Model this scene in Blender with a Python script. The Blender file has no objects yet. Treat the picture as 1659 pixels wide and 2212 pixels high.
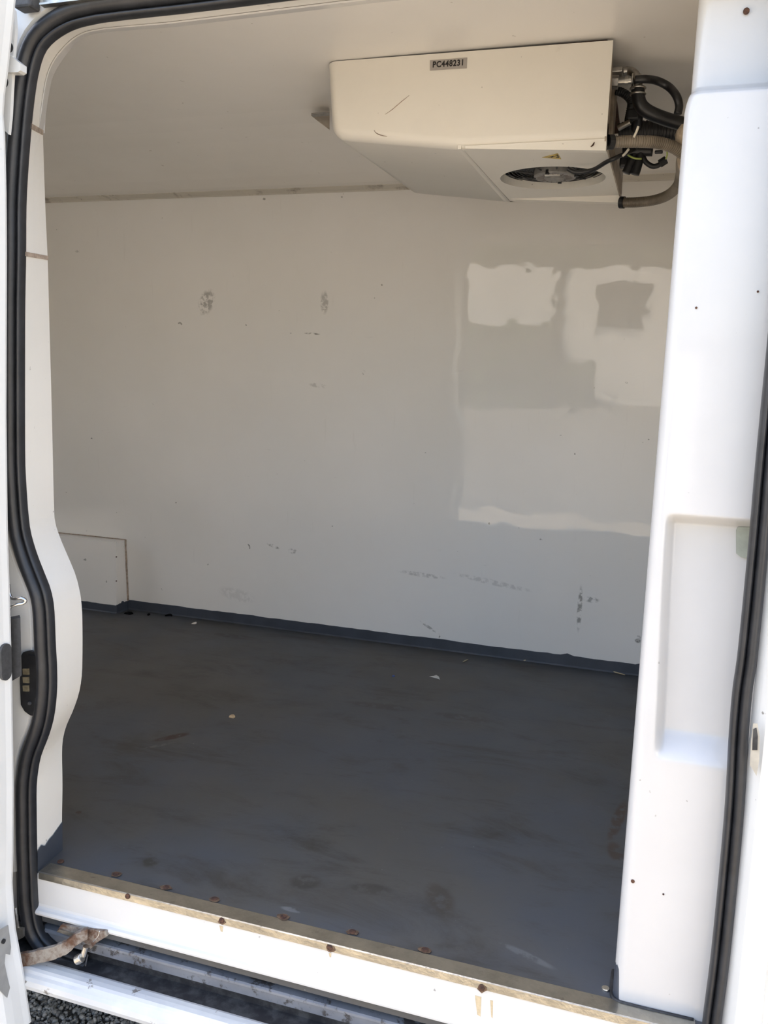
import bpy, bmesh, math, random
import numpy as np
from mathutils import Vector, Matrix
random.seed(7)
S = bpy.context.scene
COL = S.collection

# ------------------------------------------------------------------ camera
FPX, PPX, PPY = 1855.0, 829.5, 1106.0
CAM = np.array([0.0, -1.217, 0.90])
yaw, pitch, roll = math.radians(-17.744), math.radians(-7.952), math.radians(2.1666)
fw = np.array([math.sin(yaw)*math.cos(pitch), math.cos(yaw)*math.cos(pitch), math.sin(pitch)])
r0 = np.cross(fw, [0, 0, 1.]); r0 /= np.linalg.norm(r0); u0 = np.cross(r0, fw)
CR = math.cos(roll)*r0 + math.sin(roll)*u0
CU = -math.sin(roll)*r0 + math.cos(roll)*u0
cd = bpy.data.cameras.new('camera'); cam = bpy.data.objects.new('camera', cd); COL.objects.link(cam)
cd.sensor_fit = 'VERTICAL'; cd.sensor_height = 36.0; cd.lens = FPX/2212*36.0
cd.clip_start = 0.02; cd.clip_end = 500
M = Matrix.Identity(4)
for i in range(3):
    M[i][0] = CR[i]; M[i][1] = CU[i]; M[i][2] = -fw[i]; M[i][3] = CAM[i]
cam.matrix_world = M
S.camera = cam

# ------------------------------------------------------------------ world, sun, exposure
W = bpy.data.worlds.new('sky'); S.world = W; W.use_nodes = True
wn = W.node_tree; bg = wn.nodes['Background']
sky = wn.nodes.new('ShaderNodeTexSky'); sky.sky_type = 'NISHITA'
SUN_DIR = Vector((0.46, -0.27, -0.84)).normalized()          # direction the light travels
sky.sun_disc = False
sky.sun_elevation = math.asin(-SUN_DIR.z)
sky.sun_rotation = math.atan2(-SUN_DIR.x, -SUN_DIR.y)
sky.air_density = 1.2; sky.dust_density = 4.6; sky.ozone_density = 1.0
wn.links.new(sky.outputs[0], bg.inputs[0]); bg.inputs[1].default_value = 0.43
sl = bpy.data.lights.new('sun', 'SUN'); sl.energy = 8.6; sl.angle = math.radians(0.55); sl.color = (1.0, 0.885, 0.71)
so = bpy.data.objects.new('sun', sl); COL.objects.link(so)
so.rotation_euler = SUN_DIR.to_track_quat('-Z', 'Y').to_euler(); so.location = (-3, -2, 6)
vs = S.view_settings
vs.view_transform = 'Standard'; vs.look = 'None'; vs.gamma = 1.0; vs.use_curve_mapping = False
vs.exposure = 0.69
S.cycles.max_bounces = 16; S.cycles.diffuse_bounces = 12; S.cycles.glossy_bounces = 6

# ------------------------------------------------------------------ geometry helpers
def pix(px, py, p0, n):
    """point where the sight line of a photo pixel meets the plane (p0, n)"""
    d = (px-PPX)/FPX*CR - (py-PPY)/FPX*CU + fw
    p0 = np.asarray(p0, float); n = np.asarray(n, float)
    t = ((p0-CAM) @ n)/(d @ n)
    return Vector(CAM + d*t)
def PY(px, py, y): return pix(px, py, (0, y, 0), (0, 1, 0))
def PZ(px, py, z=0.0): return pix(px, py, (0, 0, z), (0, 0, 1))
def PX(px, py, x): return pix(px, py, (x, 0, 0), (1, 0, 0))

def obj(name, me, mat=None, parent=None, smooth=False):
    o = bpy.data.objects.new(name, me); COL.objects.link(o)
    if mat: me.materials.append(mat)
    if smooth:
        for p in me.polygons: p.use_smooth = True
    if parent: o.parent = parent
    return o
def mesh(name, v, f, mat=None, parent=None, smooth=False, flip=False):
    me = bpy.data.meshes.new(name); me.from_pydata([tuple(a) for a in v], [], f)
    bm = bmesh.new(); bm.from_mesh(me)
    bmesh.ops.recalc_face_normals(bm, faces=bm.faces)
    bm.to_mesh(me); bm.free(); me.update()
    return obj(name, me, mat, parent, smooth)
def bmobj(name, bm, mat=None, parent=None, smooth=False):
    bmesh.ops.recalc_face_normals(bm, faces=bm.faces)
    me = bpy.data.meshes.new(name); bm.to_mesh(me); bm.free()
    return obj(name, me, mat, parent, smooth)
def tag(o, label=None, cat=None, group=None, kind=None):
    if label: o['label'] = label
    if cat: o['category'] = cat
    if group: o['group'] = group
    if kind: o['kind'] = kind
    return o
def empty(name, loc=(0, 0, 0)):
    o = bpy.data.objects.new(name, None); o.empty_display_size = 0.05; COL.objects.link(o)
    o.location = loc
    return o
def adopt(root):
    """children were built in world coordinates: keep them there under a root that is not at the origin"""
    for c in root.children:
        c.matrix_parent_inverse = Matrix.Translation(-Vector(root.location))
def box(name, lo, hi, mat=None, parent=None, bevel=0.0, seg=2):
    bm = bmesh.new(); bmesh.ops.create_cube(bm, size=1.0)
    for v in bm.verts:
        v.co = Vector([(lo[i]+hi[i])/2 + v.co[i]*(hi[i]-lo[i]) for i in range(3)])
    if bevel:
        bmesh.ops.bevel(bm, geom=list(bm.edges), offset=bevel, segments=seg, affect='EDGES', profile=0.5)
    return bmobj(name, bm, mat, parent, smooth=False)
def catmull(pts, n=8):
    P = [Vector(p) for p in pts]; P = [2*P[0]-P[1]] + P + [2*P[-1]-P[-2]]
    out = []
    for i in range(1, len(P)-2):
        for k in range(n):
            t = k/n
            a, b, c, d = P[i-1], P[i], P[i+1], P[i+2]
            out.append(0.5*((2*b)+(c-a)*t+(2*a-5*b+4*c-d)*t*t+(3*b-a-3*c+d)*t**3))
    out.append(P[-2]); return out
def tube(name, pts, r, mat=None, parent=None, n=12, sub=8, corr=None, smooth=True, flat=1.0, close=True):
    """round tube along a smooth path; corr=(pitch, depth) makes ring corrugations; r may be a function of 0..1"""
    path = catmull(pts, sub) if sub > 1 else [Vector(p) for p in pts]
    L = [0.0]
    for a, b in zip(path, path[1:]): L.append(L[-1]+(b-a).length)
    if corr:
        m = max(8, int(L[-1]/corr[0]*4)); q = []; j = 0
        for k in range(m+1):
            s = L[-1]*k/m
            while j < len(L)-2 and L[j+1] < s: j += 1
            q.append(path[j].lerp(path[j+1], min(1, max(0, (s-L[j])/max(1e-9, L[j+1]-L[j])))))
        path = q; L = [L[-1]*k/m for k in range(m+1)]
    v = []; f = []
    up = None
    for i, p in enumerate(path):
        t = (path[min(i+1, len(path)-1)]-path[max(i-1, 0)]).normalized()
        if up is None:
            up = Vector((0, 0, 1)) if abs(t.z) < 0.9 else Vector((0, 1, 0))
        a = (up - t*up.dot(t)).normalized(); b = t.cross(a); up = a
        rr = r(L[i]/L[-1]) if callable(r) else r
        if corr: rr += corr[1]*(0.0, 0.7, 1.0, 0.7)[i % 4]
        for k in range(n):
            an = 2*math.pi*k/n
            v.append(p + a*math.cos(an)*rr*flat + b*math.sin(an)*rr)
    for i in range(len(path)-1):
        for k in range(n):
            k2 = (k+1) % n
            f.append((i*n+k, i*n+k2, (i+1)*n+k2, (i+1)*n+k))
    if close:
        f.append(tuple(range(n))); f.append(tuple((len(path)-1)*n+k for k in range(n)))
    return mesh(name, v, f, mat, parent, smooth)
def cyl(name, a, b, r, mat=None, parent=None, n=20, r2=None, bevel=0.0):
    a = Vector(a); b = Vector(b); t = (b-a).normalized()
    x = t.orthogonal().normalized(); y = t.cross(x); r2 = r if r2 is None else r2
    v = []
    rows = [(a, r), (b, r2)]
    if bevel: rows = [(a, r), (b-t*bevel, r2), (b-t*bevel*0.3, r2-bevel*0.3), (b, r2-bevel)]
    for p, rr in rows:
        for k in range(n):
            an = 2*math.pi*k/n
            v.append(p+(x*math.cos(an)+y*math.sin(an))*rr)
    f = []
    for i in range(len(rows)-1):
        f += [(i*n+k, i*n+(k+1) % n, (i+1)*n+(k+1) % n, (i+1)*n+k) for k in range(n)]
    f += [tuple(range(n)), tuple((len(rows)-1)*n+k for k in range(n))]
    return mesh(name, v, f, mat, parent, False)
def prism(name, poly, off, mat=None, parent=None, smooth=False, bevel=0.0):
    """flat outline (3D points) given thickness along the vector off"""
    poly = [Vector(p) for p in poly]; off = Vector(off); n = len(poly)
    v = poly + [p+off for p in poly]
    f = [tuple(range(n)), tuple(range(n, 2*n))] + [(k, (k+1) % n, n+(k+1) % n, n+k) for k in range(n)]
    return mesh(name, v, f, mat, parent, smooth)
def extrude_x(name, prof, x0, x1, mat=None, parent=None, n=1, smooth=False, closed=False):
    """(y,z) profile swept along X"""
    v = []; f = []; m = len(prof)
    for i in range(n+1):
        x = x0+(x1-x0)*i/n
        for (y, z) in prof: v.append((x, y, z))
    for i in range(n):
        for k in range(m if closed else m-1):
            k2 = (k+1) % m
            f.append((i*m+k, i*m+k2, (i+1)*m+k2, (i+1)*m+k))
    if closed: f += [tuple(range(m)), tuple(n*m+k for k in range(m))]
    return mesh(name, v, f, mat, parent, smooth)
def resample(pts, n):
    pts = [Vector(p) for p in pts]; L = [0.0]
    for a, b in zip(pts, pts[1:]): L.append(L[-1]+(b-a).length)
    out = []; j = 0
    for k in range(n):
        s = L[-1]*k/(n-1)
        while j < len(pts)-2 and L[j+1] < s: j += 1
        out.append(pts[j].lerp(pts[j+1], max(0, min(1, (s-L[j])/max(1e-9, L[j+1]-L[j])))))
    return out
def smoothstep(a, b, x):
    t = max(0.0, min(1.0, (x-a)/(b-a))); return t*t*(3-2*t)

# ------------------------------------------------------------------ materials
class N:
    def __init__(s, name):
        s.m = bpy.data.materials.new(name); s.m.use_nodes = True; s.t = s.m.node_tree
        s.b = s.t.nodes['Principled BSDF']
        tc = s.t.nodes.new('ShaderNodeTexCoord'); s.co = tc.outputs['Object']
    def new(s, k, **kw):
        n = s.t.nodes.new(k)
        for a, v in kw.items(): setattr(n, a, v)
        return n
    def link(s, a, b): s.t.links.new(a, b)
    def put(s, inp, v):
        if hasattr(v, 'is_output') or isinstance(v, bpy.types.NodeSocket): s.link(v, inp)
        else: inp.default_value = v
    def math(s, op, a, b=0.0, c=0.0, clamp=False):
        n = s.new('ShaderNodeMath', operation=op, use_clamp=clamp)
        for i, v in enumerate((a, b, c)): s.put(n.inputs[i], v)
        return n.outputs[0]
    def mapping(s, scale=(1, 1, 1), loc=(0, 0, 0), rot=(0, 0, 0), src=None):
        n = s.new('ShaderNodeMapping'); s.link(src or s.co, n.inputs[0])
        n.inputs['Scale'].default_value = scale; n.inputs['Location'].default_value = loc; n.inputs['Rotation'].default_value = rot
        return n.outputs[0]
    def noise(s, scale, detail=4, rough=0.55, src=None, dist=0.0):
        n = s.new('ShaderNodeTexNoise'); s.link(src or s.co, n.inputs['Vector'])
        n.inputs['Scale'].default_value = scale; n.inputs['Detail'].default_value = detail
        n.inputs['Roughness'].default_value = rough; n.inputs['Distortion'].default_value = dist
        return n.outputs['Fac']
    def ramp(s, v, lo, hi):
        n = s.new('ShaderNodeMapRange', interpolation_type='SMOOTHSTEP'); s.put(n.inputs[0], v)
        n.inputs[1].default_value = lo; n.inputs[2].default_value = hi
        return n.outputs[0]
    def mix(s, fac, a, b):
        n = s.new('ShaderNodeMix', data_type='RGBA'); s.put(n.inputs[0], fac)
        for i, v in ((6, a), (7, b)):
            if isinstance(v, tuple): n.inputs[i].default_value = (*v, 1)
            else: s.link(v, n.inputs[i])
        return n.outputs[2]
    def bump(s, h, strength, dist):
        n = s.new('ShaderNodeBump'); s.link(h, n.inputs['Height'])
        n.inputs['Strength'].default_value = strength; n.inputs['Distance'].default_value = dist
        s.link(n.outputs[0], s.b.inputs['Normal'])
    def done(s, col, rough=0.5, metal=0.0, spec=0.5, coat=0.0):
        if isinstance(col, tuple): s.b.inputs['Base Color'].default_value = (*col, 1)
        else: s.link(col, s.b.inputs['Base Color'])
        s.put(s.b.inputs['Roughness'], rough); s.b.inputs['Metallic'].default_value = metal
        s.b.inputs['Specular IOR Level'].default_value = spec
        s.b.inputs['Coat Weight'].default_value = coat; s.b.inputs['Coat Roughness'].default_value = 0.05
        return s.m
    def mark(s, c, cen, half, ang=0.0, colour=(0.2, 0.19, 0.17), strength=0.7, plane='xz', nscale=60, thr=(0.42, 0.58)):
        """one stain with a shape of its own: a rotated ellipse broken up by noise"""
        sp = s.new('ShaderNodeSeparateXYZ'); s.link(s.co, sp.inputs[0])
        a = s.math('SUBTRACT', sp.outputs['XYZ'.index(plane[0].upper())], cen[0])
        b = s.math('SUBTRACT', sp.outputs['XYZ'.index(plane[1].upper())], cen[1])
        ca, sa = math.cos(ang), math.sin(ang)
        u = s.math('ADD', s.math('MULTIPLY', a, ca/half[0]), s.math('MULTIPLY', b, sa/half[0]))
        v = s.math('ADD', s.math('MULTIPLY', a, -sa/half[1]), s.math('MULTIPLY', b, ca/half[1]))
        d = s.math('SQRT', s.math('ADD', s.math('MULTIPLY', u, u), s.math('MULTIPLY', v, v)))
        e = s.ramp(d, 1.0, 0.55)
        k = s.ramp(s.noise(nscale, 4, 0.6), thr[0], thr[1])
        return s.mix(s.math('MULTIPLY', s.math('MULTIPLY', e, k), strength), c, colour)

def simple(name, col, rough=0.5, metal=0.0, var=0.12, scale=30, bump=0.0, bscale=200, spec=0.5, coat=0.0):
    g = N(name)
    n = g.noise(scale, 5, 0.6)
    c = g.mix(g.ramp(n, 0.3, 0.7), tuple(x*(1-var) for x in col), tuple(min(1, x*(1+var)) for x in col))
    if bump: g.bump(g.noise(bscale, 3), bump, 0.002)
    return g.done(c, rough, metal, spec, coat)
def dirty_white(name, col=(0.80, 0.785, 0.75), rough=0.4, dirt=(0.42, 0.34, 0.24), amt=0.5, thr=(0.62, 0.78), coat=0.0):
    g = N(name)
    c = g.mix(g.ramp(g.noise(6, 5, 0.6), 0.35, 0.65), tuple(x*0.97 for x in col), col)
    st = g.math('MULTIPLY', g.ramp(g.noise(9, 8, 0.72, dist=0.4), thr[0], thr[1]), amt)
    c = g.mix(st, c, dirt)
    sp = g.math('MULTIPLY', g.ramp(g.noise(75, 2, 0.5), 0.74, 0.80), 0.7)
    c = g.mix(sp, c, (0.12, 0.10, 0.08))
    g.bump(g.noise(14, 3), 0.05, 0.004)
    return g.done(c, rough, coat=coat)

# glossy insulated white panel of the far wall, with its scuffs
g = N('panel_white')
c = g.mix(g.ramp(g.noise(1.6, 4), 0.3, 0.7), (0.82, 0.80, 0.765), (0.86, 0.84, 0.81))
hs = g.mapping((6, 6, 40)); c = g.mix(g.math('MULTIPLY', g.ramp(g.noise(1.5, 6, 0.7, hs), 0.66, 0.80), 0.22), c, (0.35, 0.33, 0.30))
vv = g.mapping((40, 40, 3)); c = g.mix(g.math('MULTIPLY', g.ramp(g.noise(1.2, 5, 0.6, vv), 0.64, 0.78), 0.10), c, (0.50, 0.47, 0.42))
c = g.mix(g.math('MULTIPLY', g.ramp(g.noise(38, 2, 0.4), 0.768, 0.79), 0.6), c, (0.14, 0.13, 0.11))
YB = 1.62
for (px, py, hx, hz, an, st) in ((455, 655, .035, .055, -0.45, .55), (708, 655, .018, .045, 0, .45), (680, 722, .034, .004, -.05, .8),
        (789, 805, .008, .010, .6, .9), (690, 833, .04, .010, -.1, .3), (186, 547, .02, .006, 0, .6), (530, 1183, .006, .012, .4, .95), (583, 1182, .03, .008, -.3, .7),
        (625, 1193, .02, .012, 0, .5), (500, 1290, .09, .03, -.15, .13), (1250, 1320, .010, .09, 0, .7), (1275, 1300, .03, .012, 0, .6), (1378, 1388, .014, .016, 0, .9),
        (920, 1362, .05, .006, -.5, .55), (905, 1245, .10, .01, -.05, .35), (1060, 1262, .16, .012, -.12, .25), (1354, 826, .005, .005, 0, 1)):
    q = PY(px, py, YB); c = g.mark(c, (q.x, q.z), (hx, hz), an, (0.16, 0.15, 0.13), st)
g.bump(g.noise(8.0, 2, 0.5), 0.16, 0.0048)
M_WALL = g.done(c, 0.02, spec=0.55)

g = N('ceiling_white')
c = g.mix(g.ramp(g.noise(2.2, 5), 0.3, 0.7), (0.82, 0.79, 0.74), (0.86, 0.83, 0.785))
c = g.mix(g.math('MULTIPLY', g.ramp(g.noise(48, 3, 0.5), 0.72, 0.77), 0.45), c, (0.25, 0.2, 0.15))
g.bump(g.noise(3.0, 3), 0.08, 0.02)
M_CEIL = g.done(c, 0.22)

# dirty grey floor paint
g = N('floor_paint')
c = g.mix(g.ramp(g.noise(1.8, 5, 0.6), 0.35, 0.68), (0.074, 0.080, 0.091), (0.086, 0.079, 0.068))
st = g.mapping((1.4, 3.6, 1), rot=(0, 0, 0.25)); c = g.mix(g.math('MULTIPLY', g.ramp(g.noise(2.2, 10, 0.74, st, 0.5), 0.48, 0.70), 0.75), c, (0.040, 0.034, 0.027))
c = g.mix(g.math('MULTIPLY', g.ramp(g.noise(7, 7, 0.7), 0.60, 0.75), 0.5), c, (0.055, 0.045, 0.034))
c = g.mix(g.math('MULTIPLY', g.ramp(g.noise(150, 2, 0.5), 0.76, 0.80), 0.5), c, (0.32, 0.32, 0.32))
for (px, py, hx, hy, an, st, col) in ((372, 1592, .06, .017, .95, 1.0, (0.045, 0.022, 0.014)), (345, 1610, .05, .008, .9, .5, (0.16, 0.15, 0.14)),
        (1335, 1770, .016, .12, -.12, .85, (0.060, 0.036, 0.022)), (1330, 1840, .02, .05, .2, .7, (0.060, 0.036, 0.022)),
        (800, 1920, .05, .022, .2, .8, (0.05, 0.045, 0.038)), (660, 1905, .035, .03, .5, .8, (0.045, 0.04, 0.033)), (950, 1940, .03, .06, .5, .7, (0.052, 0.042, 0.032)),
        (1140, 2065, .06, .010, -.35, .35, (0.20, 0.20, 0.20)), (630, 1965, .025, .008, 0, .4, (0.24, 0.24, 0.24)),
        (820, 1525, .12, .03, .1, .6, (0.047, 0.04, 0.034)), (1000, 1550, .10, .03, 0, .6, (0.047, 0.04, 0.034)), (510, 1375, .12, .03, 0, .6, (0.05, 0.043, 0.036)),
        (325, 1862, .02, .02, 0, .9, (0.045, 0.04, 0.03)), (170, 1755, .008, .008, 0, 1, (0.05, 0.03, 0.02))):
    q = PZ(px, py); c = g.mark(c, (q.x, q.y), (hx, hy), an, col, st, 'xy', 40, (0.36, 0.52))
g.bump(g.noise(60, 4), 0.15, 0.002)
M_FLOOR = g.done(c, g.math('ADD', g.math('MULTIPLY', g.noise(5, 4), 0.25), 0.38), spec=0.4)

M_TAPE = simple('grey_blue_paint', (0.050, 0.058, 0.075), 0.45, var=0.15, scale=12)
M_LINER = dirty_white('liner_white', (0.80, 0.775, 0.72), 0.35, amt=0.45, thr=(0.64, 0.8))
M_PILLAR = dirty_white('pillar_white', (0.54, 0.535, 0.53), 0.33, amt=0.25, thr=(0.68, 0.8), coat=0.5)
M_BODY = dirty_white('body_white', (0.70, 0.70, 0.68), 0.25, dirt=(0.40, 0.37, 0.30), amt=0.35, thr=(0.6, 0.8), coat=0.3)
M_SILL = dirty_white('sill_white', (0.64, 0.63, 0.61), 0.35, dirt=(0.30, 0.20, 0.10), amt=0.55, thr=(0.66, 0.78))
g = N('step_grey_white')
c = g.mix(g.ramp(g.noise(8, 4), 0.35, 0.65), (0.50, 0.51, 0.52), (0.62, 0.62, 0.60))  # mottled grey-white base; dark dirt flecks follow
c = g.mix(g.math('MULTIPLY', g.ramp(g.noise(26, 6, 0.7), 0.62, 0.67), 0.85), c, (0.13, 0.11, 0.09))
M_STEP = g.done(c, 0.3, coat=0.3)
g = N('track_shade_dirt')
c = g.mix(g.ramp(g.noise(8, 4), 0.35, 0.65), (0.12, 0.13, 0.15), (0.19, 0.20, 0.22))  # white body paint, dirty; the sill's shade is put into this dark tone
c = g.mix(g.math('MULTIPLY', g.ramp(g.noise(30, 6, 0.7), 0.52, 0.60), 0.9), c, (0.035, 0.030, 0.026))
M_TRACK = g.done(c, 0.45)
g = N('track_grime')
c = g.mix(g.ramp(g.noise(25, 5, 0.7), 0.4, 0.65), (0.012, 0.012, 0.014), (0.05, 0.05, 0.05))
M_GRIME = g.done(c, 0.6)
M_RUBBER = simple('seal_rubber', (0.018, 0.019, 0.022), 0.42, var=0.25, scale=40, bump=0.1)
M_BLACK = simple('black_plastic', (0.014, 0.014, 0.015), 0.45, var=0.3, scale=60)
M_GREYPL = simple('dark_grey_plastic', (0.055, 0.055, 0.056), 0.55, var=0.2, scale=120, bump=0.2, bscale=600)
M_HOSE = simple('black_hose', (0.012, 0.012, 0.013), 0.38, var=0.3, scale=50)
g = N('drain_hose_translucent')
c = g.mix(g.ramp(g.noise(14, 5, 0.6), 0.35, 0.65), (0.13, 0.105, 0.075), (0.24, 0.20, 0.15)); M_DRAIN = g.done(c, 0.35)
M_STEEL = simple('zinc_steel', (0.52, 0.50, 0.46), 0.35, 1.0, var=0.25, scale=60)
M_CHROME = simple('bright_steel', (0.62, 0.61, 0.60), 0.2, 1.0, var=0.1)
M_BRASS = simple('brass_contact', (0.42, 0.36, 0.24), 0.4, 0.8, var=0.2, scale=120)
g = N('rusty_steel')
c = g.mix(g.ramp(g.noise(22, 6, 0.7), 0.38, 0.62), (0.10, 0.045, 0.022), (0.30, 0.27, 0.23)); g.bump(g.noise(90, 5), 0.5, 0.002); M_RUST = g.done(c, 0.75, 0.1)
g = N('rust_head')
c = g.mix(g.ramp(g.noise(160, 4), 0.35, 0.65), (0.035, 0.016, 0.012), (0.10, 0.045, 0.024)); g.bump(g.noise(300, 3), 0.5, 0.001); M_SCREW = g.done(c, 0.85)
g = N('rust_stain')
c = g.mix(g.ramp(g.noise(120, 4), 0.35, 0.65), (0.075, 0.040, 0.022), (0.17, 0.105, 0.06)); M_STAIN = g.done(c, 0.8)
# aluminium threshold
g = N('threshold_metal')
c = g.mix(g.ramp(g.noise(9, 6, 0.7), 0.35, 0.65), (0.36, 0.335, 0.28), (0.50, 0.465, 0.39))
c = g.mix(g.math('MULTIPLY', g.ramp(g.noise(30, 5, 0.7), 0.6, 0.7), 0.5), c, (0.11, 0.10, 0.085))
g.bump(g.noise(70, 4, 0.6), 0.35, 0.003); M_THRESH = g.done(c, 0.30, 0.9)
M_UNIT = dirty_white('cooler_cream', (0.80, 0.765, 0.69), 0.38, dirt=(0.35, 0.27, 0.18), amt=0.35, thr=(0.66, 0.82))
M_UNITIN = simple('cooler_end_plate', (0.36, 0.30, 0.23), 0.6, var=0.25, scale=20)
M_HUB = simple('fan_hub_grey', (0.26, 0.25, 0.235), 0.5, 0.2, var=0.15, scale=80)
M_LABEL = simple('silver_label', (0.40, 0.37, 0.34), 0.45, 0.2, var=0.05)
M_INK = simple('ink', (0.012, 0.010, 0.010), 0.6, var=0.1)
M_YELLOW = simple('warning_yellow', (0.62, 0.45, 0.10), 0.5, var=0.1)
M_SEAM = simple('brown_sealant', (0.36, 0.285, 0.225), 0.7, var=0.3, scale=90)
M_CORNER = dirty_white('corner_trim', (0.66, 0.62, 0.54), 0.6, dirt=(0.16, 0.12, 0.09), amt=0.75, thr=(0.52, 0.68))
M_FOAM = simple('sealing_foam', (0.50, 0.41, 0.30), 0.85, var=0.2, scale=60, bump=0.5)
M_GREEN = simple('green_yellow_wire', (0.42, 0.50, 0.14), 0.5)
M_WIREW = simple('white_wire', (0.62, 0.58, 0.48), 0.5)
M_SCRAP = simple('black_rubber_scrap', (0.006, 0.006, 0.006), 0.95, var=0.2, spec=0.1)
M_PAPER = simple('pale_paper', (0.62, 0.60, 0.55), 0.8)
M_STRAW = simple('dry_straw', (0.50, 0.42, 0.27), 0.8)
M_TAN = simple('tan_crumb', (0.52, 0.38, 0.22), 0.8)
M_BLUE = simple('blue_plastic', (0.05, 0.10, 0.30), 0.5)
g = N('asphalt')
c = g.mix(g.ramp(g.noise(140, 4, 0.7), 0.35, 0.65), (0.13, 0.125, 0.115), (0.24, 0.225, 0.20)); c = g.mix(g.ramp(g.noise(0.5, 4), 0.4, 0.6), c, (0.16, 0.145, 0.12))
g.bump(g.noise(140, 3), 0.6, 0.01); M_ASPH = g.done(c, 0.9)
g = N('stone')
oi = g.new('ShaderNodeObjectInfo')
c = g.mix(g.ramp(g.noise(70, 1), 0.3, 0.7), (0.15, 0.145, 0.135), (0.36, 0.35, 0.33)); M_STONE = g.done(c, 0.85)

# ------------------------------------------------------------------ the cargo box
X_REAR, X_BULK = -3.5, 0.016
def wall_y(z): return 1.669 - 0.0665*z                                  # far wall leans in a little
def struct(o): return tag(o, kind='structure')
fl = struct(box('floor', (X_REAR, 0.004, -0.10), (0.9, 1.72, 0.0), M_FLOOR))
v = []; f = []
for i in range(2):
    for z in (-0.02, 1.62):
        v.append(((X_REAR-0.02, 0.9)[i], wall_y(z), z))
v += [(a[0], a[1]+0.05, a[2]) for a in v]
f = [(0, 1, 3, 2), (4, 5, 7, 6), (0, 1, 5, 4), (2, 3, 7, 6), (0, 2, 6, 4), (1, 3, 7, 5)]
struct(mesh('wall_back', v, f, M_WALL))
def ceil_z(y): return 1.604 - 0.040*smoothstep(0.85, 1.62, y) if y > 0.85 else 1.604
ys = [0.05]+[0.1+0.1*i for i in range(17)]
prof = [(y, ceil_z(y)) for y in ys] + [(1.75, 1.60), (1.75, 1.68), (0.05, 1.68)]
struct(extrude_x('ceiling', prof, X_REAR, 0.9, M_CEIL, closed=True))
# rear end: unseen gap between the leaves, added to let fill daylight in
struct(box('wall_left', (X_REAR-0.06, 0.0, -0.05), (X_REAR, 0.66, 1.66), M_WALL))
struct(box('wall_rear_leaf', (X_REAR-0.06, 1.06, -0.05), (X_REAR, 1.72, 1.66), M_WALL))
struct(box('wall_rear_header', (X_REAR-0.06, 0.66, 1.45), (X_REAR, 1.06, 1.66), M_WALL))
struct(box('wall_partition', (X_BULK, 0.20, 0.0), (X_BULK+0.10, 1.70, 1.62), M_WALL))
# corner trim between far wall and ceiling: pale angle strip with a dirty lower edge
yw = wall_y(1.565)
tr = struct(extrude_x('trim_1', [(yw+0.01, 1.553), (yw-0.004, 1.553), (yw-0.007, 1.556), (yw-0.030, ceil_z(yw-0.03)-0.001), (yw-0.032, ceil_z(yw-0.03)+0.01), (yw+0.01, 1.58)], X_REAR, X_BULK, M_CORNER, closed=True, n=30))
# painted skirting on the far wall, ragged top edge
def skirting(name, p0, p1, nrm, h=0.038, t=0.003, n=90):
    p0 = Vector(p0); p1 = Vector(p1); nrm = Vector(nrm); v = []; f = []
    for i in range(n+1):
        p = p0.lerp(p1, i/n); hh = h + random.uniform(-0.0012, 0.0012) + 0.0007*math.sin(i*0.35)
        if random.random() < 0.03: hh += 0.007
        v += [p+nrm*(t+0.003), p+nrm*t+Vector((0, 0, 0.005)), p+nrm*t+Vector((0, 0, hh)), p+Vector((0, 0, hh+0.0005)), p]
        if i:
            a = (i-1)*5; b = i*5
            for k in range(5): f.append((a+k, a+(k+1) % 5, b+(k+1) % 5, b+k))
    f += [(0, 1, 2, 3, 4), tuple(n*5+k for k in range(5))]
    return mesh(name, v, f, M_TAPE)
struct(skirting('baseboard_back', (-1.984, wall_y(0.02), 0), (X_BULK, wall_y(0.02), 0), (0, -1, 0)))

# wheel arch box against the far wall
wb = empty('wheel_arch_box', (-2.3, 1.62, 0))
bx0, bx1, by0, bz = -2.95, -1.985, 1.592, 0.284
q0, q1 = wall_y(0)-.0005, wall_y(bz)-.0005
mesh('box_shell', [(bx0, by0, 0), (bx1, by0, 0), (bx1, q0, 0), (bx0, q0, 0), (bx0, by0, bz), (bx1, by0, bz), (bx1, q1, bz), (bx0, q1, bz)],
     [(0, 1, 2, 3), (4, 5, 6, 7), (0, 1, 5, 4), (1, 2, 6, 5), (2, 3, 7, 6), (3, 0, 4, 7)], M_WALL, wb)
def strip(name, a, b, r, mat, parent): return tube(name, [Vector(a).lerp(Vector(b), i/12)+Vector([random.uniform(-.001, .001) for _ in range(3)]) for i in range(13)], r, mat, parent, n=6, sub=1)
strip('sealant_bead', (bx0, wall_y(bz)-0.001, bz+0.001), (bx1, wall_y(bz)-0.001, bz+0.001), 0.003, M_SEAM, wb)
strip('sealant_bead', (bx1+0.002, wall_y(bz)-0.001, bz+0.002), (bx1+0.002, wall_y(0.04)-0.001, 0.036), 0.0045, M_SEAM, wb)
for q in ((251.5, 1203), (251.5, 1255)):
    p = PY(q[0], q[1], by0); cyl('screw', (p.x, by0+0.001, p.z), (p.x, by0-0.002, p.z), 0.0025, M_SCREW, wb, n=10)
sk1 = skirting('skirting_front', (bx0, by0, 0), (bx1, by0, 0), (0, -1, 0), 0.032, n=50); sk1.parent = wb
sk2 = skirting('skirting_side', (bx1, by0-0.003, 0), (bx1, 1.664, 0), (1, 0, 0), 0.034, n=12); sk2.parent = wb
adopt(wb)
tag(wb, 'white boxed-in wheel arch with brown sealant edges standing against far wall', 'wheel arch box')

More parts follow.
